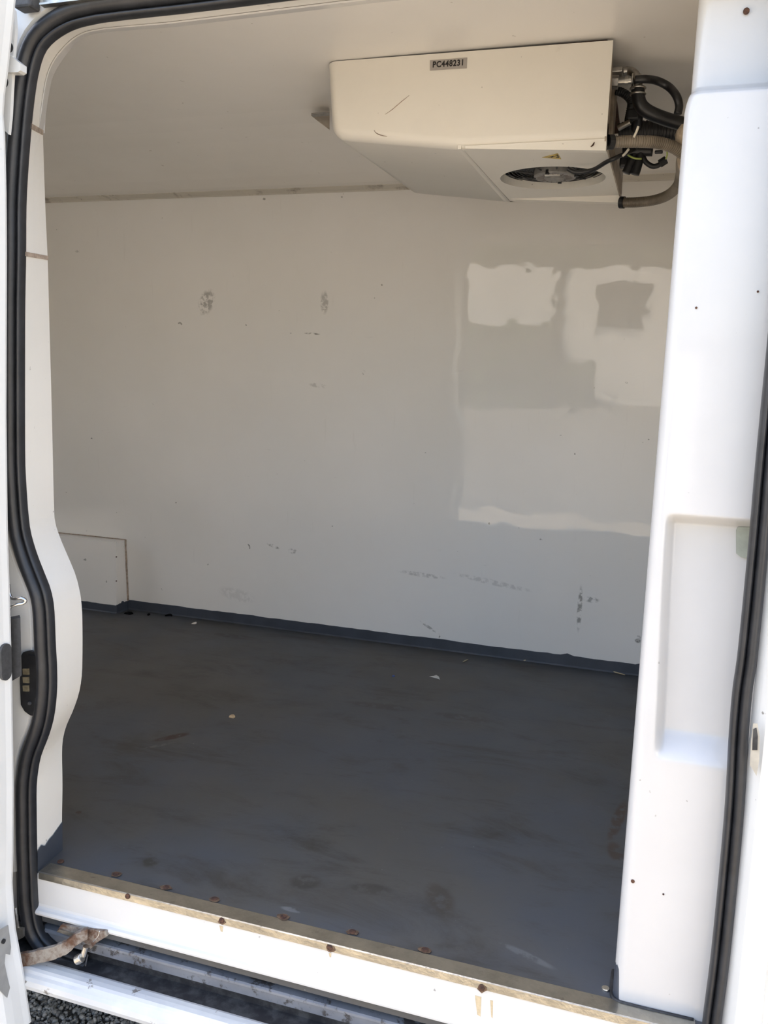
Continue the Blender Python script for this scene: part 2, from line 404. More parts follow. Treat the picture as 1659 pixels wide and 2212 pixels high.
# ------------------------------------------------------------------ door-side wall with the shaped opening
A_px = [(80,1886),(78,1830),(77,1760),(77,1697),(82,1655),(88,1629),(104,1588),(115,1547),(121,1493),(121,1440),(118.5,1398),(115,1317),(108,1276),(95,1241),(79,1200),(64,1149),(58,1100)]
A_px2 = [(58,1100),(54,1040),(52,988),(51.6,861),(52,671),(54,545),(54.5,450),(59,362),(66,272)]
A_px3 = [(66,272),(72,217),(80,164),(92,121),(108,96),(135,75),(169,59),(217,48)]
A_px4 = [(217,48),(289,39),(410,26),(622,0)]
B_px = [(134,1838),(134,1760),(135,1697),(134,1629),(136,1596),(144,1566),(157,1537),(169.5,1501),(176,1466),(178,1425),(178,1344),(176,1303),(172,1276),(163,1241),(146,1200),(130,1162),(119,1128),(117,1100)]
B_px2 = [(117,1100),(115.5,1051),(112,893),(109,782),(106,671),(103,561),(98,450),(94,330),(92.5,287)]
B_px3 = [(92.5,287),(96.5,241),(104,193),(111,164),(125,137),(149,104),(169,84),(193,72),(229,65.6)]
B_px4 = [(229,65.6),(313,59),(400,52),(482,41),(800,2)]
YA, YBN = 0.0, 0.080
def contour(segs, y, right_z):
    out = []
    for s, n in zip(segs, (46, 26, 22, 8)):
        pts = catmull([PY(a, b, y) for a, b in s], 5)
        r = resample(pts, n); out += r if not out else r[1:]
    last = out[-1]
    for x in (-0.4, -0.25, -0.1, 0.02, 0.155): 
        if x > last.x+0.03: out.append(Vector((x, y, last.z)))
    return out
CA = contour((A_px, A_px2, A_px3, A_px4), YA, None)
CB = contour((B_px, B_px2, B_px3, B_px4), YBN, None)
nn = min(len(CA), len(CB)); 
# equalise the header tails
CA = CA[:99]; CB = CB[:99]
for i, x in enumerate((-0.42, -0.30, -0.15, 0.0, 0.155)):
    CA.append(Vector((x, YA, CA[98].z))); CB.append(Vector((x, YBN, CB[98].z)))
def outer(p, k, n, y):
    # matched outline far outside the opening
    if p.z < 1.36 and p.x < -0.9: return Vector((-1.9, y, min(p.z, 1.5)))
    t = max(0.0, min(1.0, (p.x+1.03)/0.35))
    if p.x < -0.70: return Vector((-1.9+t*1.2, y, 1.50+0.0*t if t == 0 else 1.72)) if t > 0.35 else Vector((-1.9, y, 1.50+t/0.35*0.22))
    return Vector((p.x, y, 1.72))
rows = [CA]
v = []; f = []
def add_rows(rows):
    v = []; f = []; n = len(rows[0])
    for r in rows: v += [tuple(p) for p in r]
    for i in range(len(rows)-1):
        for k in range(n-1): f.append((i*n+k, i*n+k+1, (i+1)*n+k+1, (i+1)*n+k))
    return v, f
n = len(CA)
OB = [outer(p, i, n, YBN) for i, p in enumerate(CB)]
# reveal: cream band, then a thin paler return around the upper corner (upper part only)
CM = []
for i, (a, b) in enumerate(zip(CA, CB)):
    w = smoothstep(70, 73, i)
    CM.append(a.lerp(b, 0.64) + Vector((0.0, 0.0, 0.0)) - (b-a).normalized()*0.0)
rev_rows = [CA, CM, CB]
v, f = add_rows([CA, [a.lerp(b, 0.35) for a, b in zip(CA, CB)], CM, CB, [p+Vector((0, 0.0, 0)) for p in OB]])
wf = struct(mesh('wall_front', v, f, M_LINER, smooth=False))
# paler narrow return strip round the top corner of the reveal
up = [i for i in range(n) if i >= 70]
def inset(i):
    a, b = CA[i], CB[i]
    ctr = Vector((-0.45, b.y, 0.85))
    return ctr
v = []; f = []
for k, i in enumerate(up):
    m_, b = CM[i], CB[i]
    inn = (Vector((-0.45, 0, 0.85))-Vector((b.x, 0, b.z))).normalized()
    w = smoothstep(0, 3, k)*0.0035
    v += [m_+inn*w*0.2, m_+inn*w, b+inn*w*1.0, b+Vector((0, 0.004, 0))]
for k in range(len(up)-1):
    for j in range(3): f.append((k*4+j, k*4+j+1, (k+1)*4+j+1, (k+1)*4+j))
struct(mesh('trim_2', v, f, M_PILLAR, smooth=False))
# brown joint lines across the reveal
def joint(name, i, hw):
    pts = []
    a, b = CA[i], CB[i]
    t = (CA[i+1]-CA[i-1]).normalized()
    inn = Vector((1, 0, 0)) if a.z < 1.33 else (Vector((-0.45, 0, 0.85))-Vector((a.x, 0, a.z))).normalized()
    q = [a-t*hw, b-t*hw, b+t*hw, a+t*hw]
    return prism(name, [p+inn*0.0002 for p in q], inn*0.0012, M_SEAM, wf)
iz = lambda zz: min(range(20, 99), key=lambda k: abs(CA[k].z-zz) if CA[k].x < -0.9 else 9)
joint('joint_strip', iz(PY(54, 553, 0).z), 0.0035); joint('joint_strip', iz(PY(66, 276, 0).z), 0.004)
# grey floor paint splashed up the foot of the reveal
pts = [PY(80, 1884, 0)] + [CA[k].lerp(CB[k], 0) for k in ()]
foot = []
for t, h in ((0, .040), (.15, .046), (.3, .038), (.45, .044), (.6, .046), (.8, .052), (1, .058)):
    p = CA[0].lerp(CB[0], t); foot.append((p, h))
v = []
for p, h in foot: v += [Vector((p.x+0.0015, p.y, 0.0)), Vector((p.x+0.0020, p.y, h))]
f = [(2*i, 2*i+1, 2*i+3, 2*i+2) for i in range(len(foot)-1)]
mesh('paint_splash', v, f, M_TAPE, wf)

# outer body frame around the opening
def outward(P):
    out = []
    for i in range(len(P)):
        t = P[min(i+2, len(P)-1)]-P[max(i-2, 0)]
        nrm = Vector((-t.z, 0, t.x)).normalized()       # left / up of the path direction
        out.append(nrm)
    return out
NA = outward(CA)
F1 = [p+nv*0.036+Vector((0, -0.004, 0)) for p, nv in zip(CA, NA)]
F2 = [p+nv*0.041+Vector((0, -0.012, 0)) for p, nv in zip(CA, NA)]
OA = [outer(p, i, n, -0.014) for i, p in enumerate(CA)]
v, f = add_rows([[p+Vector((0, 0.0, 0)) for p in CA], F1, F2, OA])
frame = struct(mesh('wall_frame', v, f, M_BODY, smooth=False))
# body below the opening on the left, behind the door, and the body right of the opening
struct(prism('wall_quarter', [(-1.9, -0.014, -0.35), (-1.085, -0.014, -0.35), (-1.085, -0.014, 0.02), (-1.9, -0.014, 0.02)], (0, 0.02, 0), M_BODY))
struct(box('wall_side', (-3.6, -0.03, -0.35), (-1.88, 0.06, 1.72), M_BODY))
RB = [(.142, 0.02), (.143, -.006), (.150, -.016), (.158, -.030), (.166, -.034), (.184, -.034), (.190, -.030), (.194, -.018), (.208, -.016), (.214, -.026), (.222, -.034), (.27, -.040), (.9, -.05), (.9, .06), (.2, .08)]
v = [(x, y, z) for z in (-0.30, 1.72) for (x, y) in RB]; m = len(RB)
f = [(k, (k+1) % m, m+(k+1) % m, m+k) for k in range(m)] + [tuple(range(m)), tuple(range(m, 2*m))]
rb = struct(mesh('wall_cab_side', v, f, M_BODY))
# lens-shaped lock opening in the right jamb
lens = [(1622,1600),(1627,1562),(1636,1562),(1641,1590),(1640,1640),(1634,1675),(1620,1652)]
lk = prism('lock_opening', [PY(a, b, -0.034) for a, b in lens], (0, -0.0015, 0), simple('lock_rim', (0.40, 0.37, 0.31), 0.5), rb)
prism('lock_cavity', [PY(a, b, -0.0357) for a, b in ((1627,1575),(1634,1572),(1637,1590),(1636,1620),(1625,1620))], (0, -0.0008, 0), M_GRIME, lk)

# ------------------------------------------------------------------ right pillar: moulded white liner with a pocket
zt = PY(1560, 180, .03).z
zp1 = PY(1500, 1118, .03).z; zp0 = PY(1410, 1640, .03).z; zp0b = PY(1410, 1590, .06).z
def pil_y(x, z):
    b = 1.0-smoothstep(zt-0.012, zt+0.010, z)
    y = 0.066-0.036*b
    px_ = 0.0145+0.010*smoothstep(zp1, zp0, z)
    inx = smoothstep(px_-0.003, px_+0.012, x)
    inz = smoothstep(zp1+0.004, zp1-0.014, z)*smoothstep(zp0, zp0+0.040, z) if True else 0
    return y + 0.030*inx*inz
def pil_edge(z):
    return -0.0065*(1.0-smoothstep(zt-0.03, zt+0.005, z)) - 0.0
zs = sorted(set([0.0, 0.02] + [0.02*i for i in range(1, 84)] + [zt+d*0.002 for d in range(-10, 10)] + [zp1+d*0.002 for d in range(-9, 6)] + [zp0+d*0.003 for d in range(-2, 16)]))
zs = [z for z in zs if z <= 1.66]
R = 0.016
prof = [('s', 0.20), ('s', 0.12)] + [('a', k/8) for k in range(9)] + [('f', x) for x in [0.002*i for i in range(1, 16)] + [0.035+0.006*i for i in range(16)] + [0.142]]
v = []; f = []
for z in zs:
    e = pil_edge(z)
    yf = pil_y(e, z)
    for kind, t in prof:
        if kind == 's': v.append((e, t, z))
        elif kind == 'a':
            an = t*math.pi/2
            v.append((e+R*(1-math.cos(an)), yf+R*(1-math.sin(an)), z))
        else:
            x = e+R+t*(0.142-e-R)/0.142
            v.append((x, pil_y(x, z), z))
m = len(prof)
for i in range(len(zs)-1):
    for k in range(m-1): f.append((i*m+k, i*m+k+1, (i+1)*m+k+1, (i+1)*m+k))
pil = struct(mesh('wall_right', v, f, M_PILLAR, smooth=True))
# small rounded access hole at the top of the pocket and its grey plate
hp = [PY(a, b, 0.058) for a, b in ((1590,1145),(1594,1138),(1625,1138),(1625,1208),(1600,1203),(1590,1195))]
prism('access_plate', hp, (0, -0.002, 0), simple('access_plate_grey', (0.30, 0.32, 0.27), 0.5), pil)
for a, b in ((1612, 25),):
    p = PY(a, b, 0.065); cyl('rivet', p, p+Vector((0, -0.003, 0)), 0.004, M_SCREW, pil, n=12)
for a, b, r in ((1367, 1903, .0028), (1433, 1931, .0014), (1504, 665, .0016), (1637, 630, .0015)):
    p = PY(a, b, 0.0305); cyl('rivet', p, p+Vector((0, -0.0015, 0)), r, M_SCREW, pil, n=10)
# grey paint and black sealant at the pillar foot
v = []; zz = (0.0, .012, .026, .040, .050, .056)
for iz_, z in enumerate(zz):
    e = pil_edge(z); yf = pil_y(e, z); kk = 6-0.35*iz_
    for t in range(6):
        an = t/5*kk/8*math.pi/2; r_ = R+.0006
        v.append((e+R-r_*math.cos(an), yf+R-r_*math.sin(an), z-.004*(t % 2)*(iz_ == 5)))
mesh('foot_paint', v, [(6*i+k, 6*i+k+1, 6*i+k+7, 6*i+k+6) for i in range(5) for k in range(5)], M_TAPE, pil)
tube('foot_sealant', [(-0.009, .10, .001), (-0.009, .05, .001), (-.002, .031, .001), (.03, .0275, .001), (.11, .028, .001)], 0.0028, M_GRIME, pil, n=8)

# ------------------------------------------------------------------ sill, track and step
struct(extrude_x('trim_3', [(.05, -.003), (.001, -.003), (0, -.006), (0, -.062), (-.001, -.066), (-.004, -.069), (-.008, -.071), (-.0105, -.075), (-.0095, -.079), (-.005, -.082), (.05, -.083)], -1.034, 0.142, M_SILL, closed=True, n=40, smooth=False))
struct(extrude_x('trim_4', [(.06, -.07), (.045, -.08), (.036, -.111), (.002, -.111), (-.001, -.113), (-.0015, -.1165), (.002, -.118), (.002, -.135), (.06, -.14)], -1.6, 0.9, M_TRACK, closed=True, n=40))
struct(extrude_x('trim_5', [(.06, -.136), (.008, -.136), (.008, -.152), (-.03, -.1525), (-.03, -.20), (.06, -.20)], -1.6, 0.9, M_GRIME, closed=True, n=20))
struct(extrude_x('trim_6', [(-.026, -.156), (-.028, -.1505), (-.034, -.1480), (-.044, -.1475), (-.053, -.1485), (-.058, -.151), (-.061, -.155), (-.066, -.158), (-.070, -.163), (-.072, -.172), (-.070, -.180), (-.06, -.186), (.02, -.19), (.02, -.17)], -1.6, 0.9, M_STEP, closed=True, n=40, smooth=False))

ts = empty('threshold_strip', (-0.45, 0.0, 0.0))
t_prof = [(.031, .0), (.031, .0014), (.0, .0018), (-.0022, .0006), (-.0024, -.0118), (-.001, -.0118), (-.0006, -.001), (.0, .0)]
extrude_x('strip_angle', t_prof, -1.030, 0.112, M_THRESH, ts, closed=True, n=60)
for i, (a, b) in enumerate(((131,1861),(250,1889),(359,1917),(463,1942),(612,1981),(761,2013),(918,2052))):
    p = PZ(a, b, 0.0018)
    o = cyl('screw', (p.x, p.y, .0012), (p.x, p.y, .0034), .0062, M_SCREW, ts, n=14, bevel=.0012)
    if i > 0:
        k = 9; poly = [(p.x+.011*math.cos(6.283*j/k)*random.uniform(.7, 1.25), p.y+.0085*math.sin(6.283*j/k)*random.uniform(.7, 1.2), .0019) for j in range(k)]
        prism('rust_patch', poly, (0, 0, .0004), M_STAIN, o)
for (a, b) in ((276,1936),(479,1988),(713,2047),(1040,2133)):
    p = PY(a, b, -.0024)
    o = cyl('screw', (p.x, -.0015, p.z), (p.x, -.0046, p.z), .0050, M_SCREW, ts, n=14, bevel=.0012)
    if a > 300:
        k = 9; poly = [(p.x+.008*math.cos(6.283*j/k)*random.uniform(.6, 1.3), -.0026, p.z-.002+.007*math.sin(6.283*j/k)*random.uniform(.6, 1.2)) for j in range(k)]
        prism('rust_patch', poly, (0, -.0003, 0), M_STAIN, o)
p = PZ(1308, 2136, 0.0018); cyl('screw', (p.x, p.y, .0), (p.x, p.y, .004), .006, M_STEEL, ts, n=14, bevel=.001)
M_RUN = simple('rust_run', (0.52, 0.42, 0.27), 0.6, var=0.15, scale=120)
for a, b, w, h in ((1033, 2150, 7, 46), (1062, 2160, 3, 40), (478, 1999, 4, 14), (713, 2058, 3, 10)):
    prism('rust_run', [PY(a-w, b, -.0001), PY(a+w, b+w*.5, -.0001), PY(a+w*.7, b+h, -.0001), PY(a-w*.3, b+h*.9, -.0001)], (0, -.0003, 0), M_RUN, ts)
adopt(ts)
tag(ts, 'dull metal threshold strip with rusty screws along the grey floor edge', 'threshold strip')

# ------------------------------------------------------------------ rubber seal round the opening
def seal(name, path, profile, parent):
    """profile: (outward, y) pairs swept round the opening path"""
    nv = outward(path); v = []; f = []; m = len(profile)
    for p, nn_ in zip(path, nv):
        for (o_, y_) in profile: v.append(p+nn_*o_+Vector((0, y_, 0)))
    for i in range(len(path)-1):
        for k in range(m):
            k2 = (k+1) % m; f.append((i*m+k, i*m+k2, (i+1)*m+k2, (i+1)*m+k))
    f += [tuple(range(m)), tuple((len(path)-1)*m+k for k in range(m))]
    return mesh(name, v, f, M_RUBBER, parent, True)
def arc(c, r, a0, a1, n, ry=None):
    ry = ry or r
    return [(c[0]+r*math.cos(math.radians(a0+(a1-a0)*i/n)), c[1]+ry*math.sin(math.radians(a0+(a1-a0)*i/n))) for i in range(n+1)]
bottom = [PY(a, b, YA) for a, b in ((190,2062),(150,2052),(118,2035),(98,2012),(88,1985),(83,1950),(81,1915))]
path = catmull(bottom + [CA[0]], 4)[:-1] + CA
path = [Vector((p.x, YA-0.004, p.z)) for p in path]
ds = empty('door_seal', (-1.05, 0, 0.0))
seal('seal_lip', path, arc((.0042, .004), .0050, 180, 360, 8, .014)+[(.0092, .006), (-.0008, .006)], ds)
seal('seal_bulb', path, arc((.0222, .002), .0128, 175, 365, 14, .019)+[(.035, .006), (.0095, .006)], ds)
adopt(ds)
tag(ds, 'black rubber seal around the rear and top edge of door opening', 'door seal')
ds2 = empty('door_seal', (0.13, 0, 0.0))
Rz = [-0.02, 0.036, .14, .334, .45, .518, .578, .725, .828, 1.0, 1.2, 1.448]; Rx = [.120, .120, .1225, .122, .118, .117, .119, .119, .118, .118, .118, .118]
pr = catmull([(x, -0.006, z) for x, z in zip(Rx, Rz)], 5)[::-1]
seal('seal_lip', pr, arc((.0045, .004), .0055, 180, 360, 8, .014)+[(.0100, .006), (-.0007, .006)], ds2)
seal('seal_bulb', pr, arc((.0165, .002), .0075, 175, 365, 12, .016)+[(.024, .006), (.010, .006)], ds2)
adopt(ds2)
tag(ds2, 'black rubber seal down the front edge of door opening beside the white pillar', 'door seal')

# ------------------------------------------------------------------ cooling unit under the ceiling
cu = empty('cooling_unit', (-0.45, 0.9, 1.6))
yF, yB = 0.615, 1.21
def under(x, y):                       # underside height
    zf = 1.409 + max(0, (-0.447-x))*0.118
    return zf + (y-yF)*0.030
bm = bmesh.new()
fprof = [(-.153, 1.597), (-.757, 1.600), (-.745, 1.486)]
for k in range(1, 8):
    a = math.radians(186+ (262-186)*k/8); fprof.append((-.708+.036*math.cos(a), 1.478+.036*math.sin(a)))
fprof += [(-.700, 1.4405), (-.447, 1.410), (-.153, 1.410)]
nf = len(fprof); nrm_ = []
for k in range(nf):                                  # inward normals of the rounded (left, arc, lower) outline
    es = [e for e in (k-1, k) if 1 <= e < nf-1]; a_ = Vector((0, 0))
    for e in es:
        d_ = Vector(fprof[e+1])-Vector(fprof[e]); a_ += Vector((-d_.y, d_.x)).normalized()
    nrm_.append(a_.normalized() if es else Vector((0, 0)))
rb_, loops = 0.022, []
for st_ in range(7):
    th = math.pi/2*st_/6; ins = rb_*(1-math.sin(th)); yy = yF+rb_*(1-math.cos(th))
    loops.append([bm.verts.new((x+n_.x*ins, yy, z+n_.y*ins)) for (x, z), n_ in zip(fprof, nrm_)])
loops.append([bm.verts.new((x, yB, (z if z > 1.5 else z+(yB-yF-rb_)*.030)-(.016 if z > 1.55 else 0))) for x, z in fprof])
bm.faces.new(loops[0]); bm.faces.new(loops[-1])
for la, lb_ in zip(loops, loops[1:]):
    for k in range(1, nf-1):
        if k == nf-2 and lb_ is loops[-1]: continue   # the fan panel closes the lower right
        bm.faces.new((la[k], la[k+1], lb_[k+1], lb_[k]))
cover = bmobj('cover', bm, M_UNIT, cu, smooth=True)
sol = cover.modifiers.new('thick', 'SOLIDIFY'); sol.thickness = 0.003; sol.offset = -1
ws = cover.modifiers.new('wn', 'WEIGHTED_NORMAL')
# fan panel: recessed right part of the underside with a round hole
pn = Vector((0.0, -0.030, 1.0)).normalized(); pp0 = Vector((0, yF, 1.411))
def onP(px, py, dz=0.0): return pix(px, py, tuple(pp0+Vector((0, 0, dz))), tuple(pn))
fa, fb = onP(1077, 384), onP(1308, 380); fc_, fd_ = onP(1190, 361), onP(1192, 408)
fc = Vector(((fa.x+fb.x)/2, (fc_.y+fd_.y)/2, 0)); fr = (fb.x-fa.x)/2
def pz(x, y): return pp0.z + 0.030*(y-yF)
NS = 64; ring = []; rect = []
x0, x1, y0, y1 = -.452, -.156, yF+.012, yB-.004
for k in range(NS):
    a = 2*math.pi*k/NS; c, s = math.cos(a), math.sin(a)
    ring.append((fc.x+fr*c, fc.y+fr*s))
    t = min(((x1-fc.x)/c if c > 1e-6 else (x0-fc.x)/c if c < -1e-6 else 9), ((y1-fc.y)/s if s > 1e-6 else (y0-fc.y)/s if s < -1e-6 else 9))
    rect.append((fc.x+t*c, fc.y+t*s))
v = [(x, y, pz(x, y)) for x, y in rect] + [(x, y, pz(x, y)) for x, y in ring] + [(x, y, pz(x, y)+.022) for x, y in ring]
# square the four corners of the rectangle
for cx, cy in ((x0, y0), (x0, y1), (x1, y0), (x1, y1)):
    k = min(range(NS), key=lambda i: (rect[i][0]-cx)**2+(rect[i][1]-cy)**2); v[k] = (cx, cy, pz(cx, cy))
f = []
for k in range(NS):
    k2 = (k+1) % NS
    f += [(k, k2, NS+k2, NS+k), (NS+k, NS+k2, 2*NS+k2, 2*NS+k)]
fp = mesh('fan_panel', v, f, M_UNIT, cu)
# step line between the left underside and the fan panel
prism('panel_step', [(-.456, yF+.006, 1.4095), (-.449, yF+.006, 1.4095), (-.455, yB-.002, pz(0, yB)-.0010), (-.463, yB-.002, pz(0, yB)-.0010)], (0, 0, .012), M_UNIT, cu)
# wedge-shaped lips that deepen towards the right end
def wedge(name, ya, yb, slope):
    xa, xb = -.440, -.153
    z0a, z0b = pz(0, ya)+.004, pz(0, yb)+.004
    v = [(xa, ya, z0a), (xa, yb, z0b), (xb, yb, z0b), (xb, ya, z0a), (xa, ya+.002, z0a-.005), (xa, yb-.002, z0b-.005), (xb, yb-.004, z0b-slope), (xb, ya+.003, z0a-slope)]
    f = [(0, 1, 2, 3), (4, 5, 6, 7), (0, 1, 5, 4), (1, 2, 6, 5), (2, 3, 7, 6), (3, 0, 4, 7)]
    return mesh(name, v, f, M_UNIT, cu)
wedge('front_lip', yF+.004, yF+.030, .022); wedge('rear_lip', yB-.040, yB-.002, .022)
box('end_plate', (-.190, yF+.03, 1.452), (-.182, yB-.02, 1.585), M_UNITIN, cu)
box('end_bracket', (-.184, .80, 1.455), (-.156, .86, 1.58), M_UNITIN, cu, .003)
prism('side_flange', [(-.1535, yF+.004, 1.41), (-.1535, yF+.05, 1.412), (-.1535, yF+.05, 1.53), (-.1535, yF+.004, 1.595)], (-.003, 0, 0), M_UNITIN, cu)
prism('side_panel', [(-.1535, yF+.02, 1.409), (-.1535, yB-.01, 1.425), (-.1535, yB-.03, 1.465), (-.1535, yF+.02, 1.450)], (-.003, 0, 0), M_UNITIN, cu)
box('gap_shade_filler', (-.735, yF+.012, 1.586), (-.165, yB-.02, 1.6035), M_SCREW, cu)  # added dark filler: shadow of the ceiling gap put into its colour
# fan: shroud, grille rings, spokes, hub and blades
fan = empty('fan', (fc.x, fc.y, 1.44)); fan.parent = cu
zg = pz(fc.x, fc.y)+.018
hc = Vector((fc.x+.002, fc.y+.028, zg-.006))
def ringtube(name, r, z, rr, mat, c=None):
    c = c or hc; pts = [Vector((c.x+r*math.cos(2*math.pi*k/40), c.y+r*math.sin(2*math.pi*k/40), z)) for k in range(41)]
    return tube(name, pts, rr, mat, fan, n=5, sub=1)
cyl('shroud', (fc.x, fc.y, zg+.02), (fc.x, fc.y, zg+.065), fr*1.12, M_BLACK, fan, n=40)
for i in range(9): ringtube('grille_ring', .054+i*.0092, zg+.002, .0011, M_BLACK, fc+Vector((0, .01, 0)))
for k in range(8):
    a = 2*math.pi*k/8+.2
    cyl('spoke', hc+Vector((math.cos(a)*.045, math.sin(a)*.045, .004)), (fc.x+fr*1.05*math.cos(a), fc.y+fr*1.05*math.sin(a), zg+.004), .0017, M_GREYPL, fan, n=6)
for k in range(7):
    a = 2*math.pi*k/7; q = []
    for t in (0, .33, .66, 1):
        rr = .045+t*(fr*.98-.045); q.append(((rr, a+t*.25), (rr, a+.55+t*.30)))
    v = []
    for (A1, B1) in q:
        v += [(hc.x+A1[0]*math.cos(A1[1]), fc.y+.006+A1[0]*math.sin(A1[1]), zg+.008), (hc.x+B1[0]*math.cos(B1[1]), fc.y+.006+B1[0]*math.sin(B1[1]), zg+.019)]
    mesh('blade', v, [(2*i, 2*i+1, 2*i+3, 2*i+2) for i in range(3)], M_BLACK, fan)
hub = cyl('hub', hc+Vector((0, 0, .014)), hc+Vector((0, 0, -.004)), .051, M_HUB, fan, n=36, bevel=.003)
cyl('hub_boss', hc+Vector((0, .006, -.003)), hc+Vector((0, .006, -.007)), .022, M_HUB, hub, n=28, bevel=.002)
for k in range(20):
    a = 2*math.pi*k/20; d = Vector((math.cos(a), math.sin(a), 0))
    s_ = Vector((-d.y, d.x, 0))*.0007
    prism('hub_slot', [hc+d*.026-s_+Vector((0, 0, -.0043)), hc+d*.042-s_+Vector((0, 0, -.0043)), hc+d*.042+s_+Vector((0, 0, -.0043)), hc+d*.026+s_+Vector((0, 0, -.0043))], (0, 0, -.0003), M_SCREW, hub)
box('hub_label', (hc.x-.020, hc.y-.034, hc.z-.0062), (hc.x+.016, hc.y-.026, hc.z-.004), M_PAPER, hub)
for dx, dy in ((-.05, -.004), (.052, -.012), (.006, .048), (-.012, -.046)):
    cyl('hub_bolt', hc+Vector((dx, dy, .004)), hc+Vector((dx, dy, -.006)), .005, M_BLACK, hub, n=10)
# serial label
lab = [PY(a, b, yF-.0004) for a, b in ((929,130.5),(1009.5,124.5),(1008.5,147.5),(929,152.5))]
lb = prism('serial_label', lab, (0, -.0008, 0), M_LABEL, cu)
cu_t = bpy.data.curves.new('txt', 'FONT'); cu_t.body = 'PC448231'; cu_t.size = .0165; cu_t.extrude = .0002; cu_t.space_character = 1.12; cu_t.offset = .0005
to = bpy.data.objects.new('txt', cu_t); COL.objects.link(to)
bpy.context.view_layer.update()
me = bpy.data.meshes.new_from_object(to.evaluated_get(bpy.context.evaluated_depsgraph_get())); bpy.data.objects.remove(to)
w0 = max(q.co.x for q in me.vertices)
a_ = PY(934, 145.5, yF-.0014); b_ = PY(1000, 140.8, yF-.0014); ex = (b_-a_); wl = ex.length; ex.normalize(); ez = Vector((0, -1, 0)); ey = ez.cross(ex)
for q in me.vertices:
    co = q.co.copy(); q.co = a_ + ex*(co.x*wl/w0) + ey*co.y*0.98 + ez*co.z
obj('lettering', me, M_INK, lb)
# yellow warning triangle with its bolt mark
tri = [onP(a, b, -.0004) for a, b in ((1171,340),(1205,331.5),(1212,343.5))]
tw = prism('warning_sticker', tri, -pn*.0006, M_YELLOW, cu)
bolt = [onP(a, b, -.0012) for a, b in ((1184,340.2),(1196,336.5),(1194.5,338.6),(1202,336.2),(1190,341.2),(1192,339.2))]
prism('bolt_mark', bolt, -pn*.0003, M_INK, tw)
prism('bolt_mark', [onP(a, b, -.0012) for a, b in ((1199.5,335),(1205,334),(1208,340.8),(1201.5,340.4),(1200.8,339),(1205,338.6),(1203.6,336))], -pn*.0003, M_INK, tw)
# long scratches and chips on the cover
for pts_, r_ in (([(832,247),(848,236),(868,219),(884,206)], .0009), ([(808,281),(812,287),(822,292),(836,295)], .0010), ([(1276,317),(1281,313),(1284,307)], .0018)):
    tube('scratch', [PY(a, b, yF-.0002) for a, b in pts_], lambda t, r=r_: r*(0.35+0.65*math.sin(math.pi*min(1, max(0, t*.9+.05)))), M_SEAM if r_ < .0015 else M_SCREW, cu, n=5, sub=4)
# air flap that shows behind the left end
fl_ = [PZ(a, b, 1.585) for a, b in ((672,246),(712,243),(712,250),(712,277),(684,256))]
prism('air_flap', [fl_[0], fl_[1], fl_[3], fl_[4]], (0, 0, -.004), M_UNITIN, cu)
prism('air_flap_edge', [PZ(672, 244, 1.582), PZ(712, 241, 1.582), PZ(712, 247, 1.582), PZ(676, 250, 1.582)], (0, 0, -.003), M_HUB, cu)
adopt(fan); adopt(cu)
for ch in fan.children: ch.matrix_parent_inverse = Matrix.Translation(-Vector(fan.location))
fan.matrix_parent_inverse = Matrix.Translation(-Vector(cu.location))
tag(cu, 'cream ceiling-mounted cooling unit with a round fan and grey serial label', 'cooling unit')

# ------------------------------------------------------------------ hoses and wiring at the right end of the unit
def H(lst): return [PY(a, b, y) for a, b, y in lst]
d1 = empty('drain_hose', PY(1322, 307, .66))
tube('hose', H([(1318,307,.655),(1345,306,.66),(1385,306,.67),(1420,308,.69),(1452,317,.71),(1476,331,.73)]), .0112, M_DRAIN, d1, n=14, corr=(.0045, .0011))
cyl('collar', PY(1313, 307, .65), PY(1324, 307, .655), .0145, M_BLACK, d1, n=18)
adopt(d1); tag(d1, 'tan corrugated drain hose leaving the front lower corner of cooling unit', 'hose')
d2 = empty('drain_hose', PY(1348, 437, 1.14))
tube('hose', H([(1344,437.5,1.17),(1375,437,1.16),(1415,432,1.14),(1445,420,1.10),(1465,400,1.03),(1472,375,.94),(1473,352,.84),(1477,335,.76)]), .0122, M_DRAIN, d2, n=14, corr=(.005, .0007))
cyl('collar', PY(1340, 437.5, 1.172), PY(1349, 437.5, 1.168), .0150, M_BLACK, d2, n=18)
adopt(d2); tag(d2, 'tan drain hose curving up from rear lower corner of cooling unit', 'hose')
h1 = empty('coolant_hose', PY(1378, 195, .72))
tube('hose', H([(1378,194,.72),(1379,210,.72),(1383,225,.72),(1395,238,.725),(1418,250,.73),(1450,261,.74),(1492,272,.75)]), .0138, M_HOSE, h1, n=14)
for b in (191, 204): tube('hose_clamp', [PY(1378, b, .72)+Vector((.0146*math.cos(k*.628), .0146*math.sin(k*.628), 0)) for k in range(11)], .0024, M_STEEL, h1, n=6, sub=1)
adopt(h1); tag(h1, 'thick black coolant hose with steel clamps running from fitting to pillar', 'hose')
h2 = empty('coolant_hose', PY(1390, 173, .72))
tube('hose', H([(1372,172,.700),(1395,171,.70),(1420,175,.72),(1445,188,.725),(1461,207,.70),(1467,228,.70),(1464,246,.70)]), .0080, M_HOSE, h2, n=12)
for a in (1366, 1383): tube('hose_clamp', [PY(a, 173, .715)+Vector((0, .0105*math.cos(k*.628), .0105*math.sin(k*.628))) for k in range(11)], .0022, M_STEEL, h2, n=6, sub=1)
adopt(h2); tag(h2, 'thin black hose looping in an arc above the thick hose', 'hose')
ft = empty('pipe_fitting', PY(1330, 175, .72))
cyl('hex_nut', PY(1316, 178, .72), PY(1336, 178, .72), .0135, M_STEEL, ft, n=6)
cyl('pipe_stub', PY(1334, 176, .72), PY(1368, 174, .72), .0070, M_STEEL, ft, n=16)
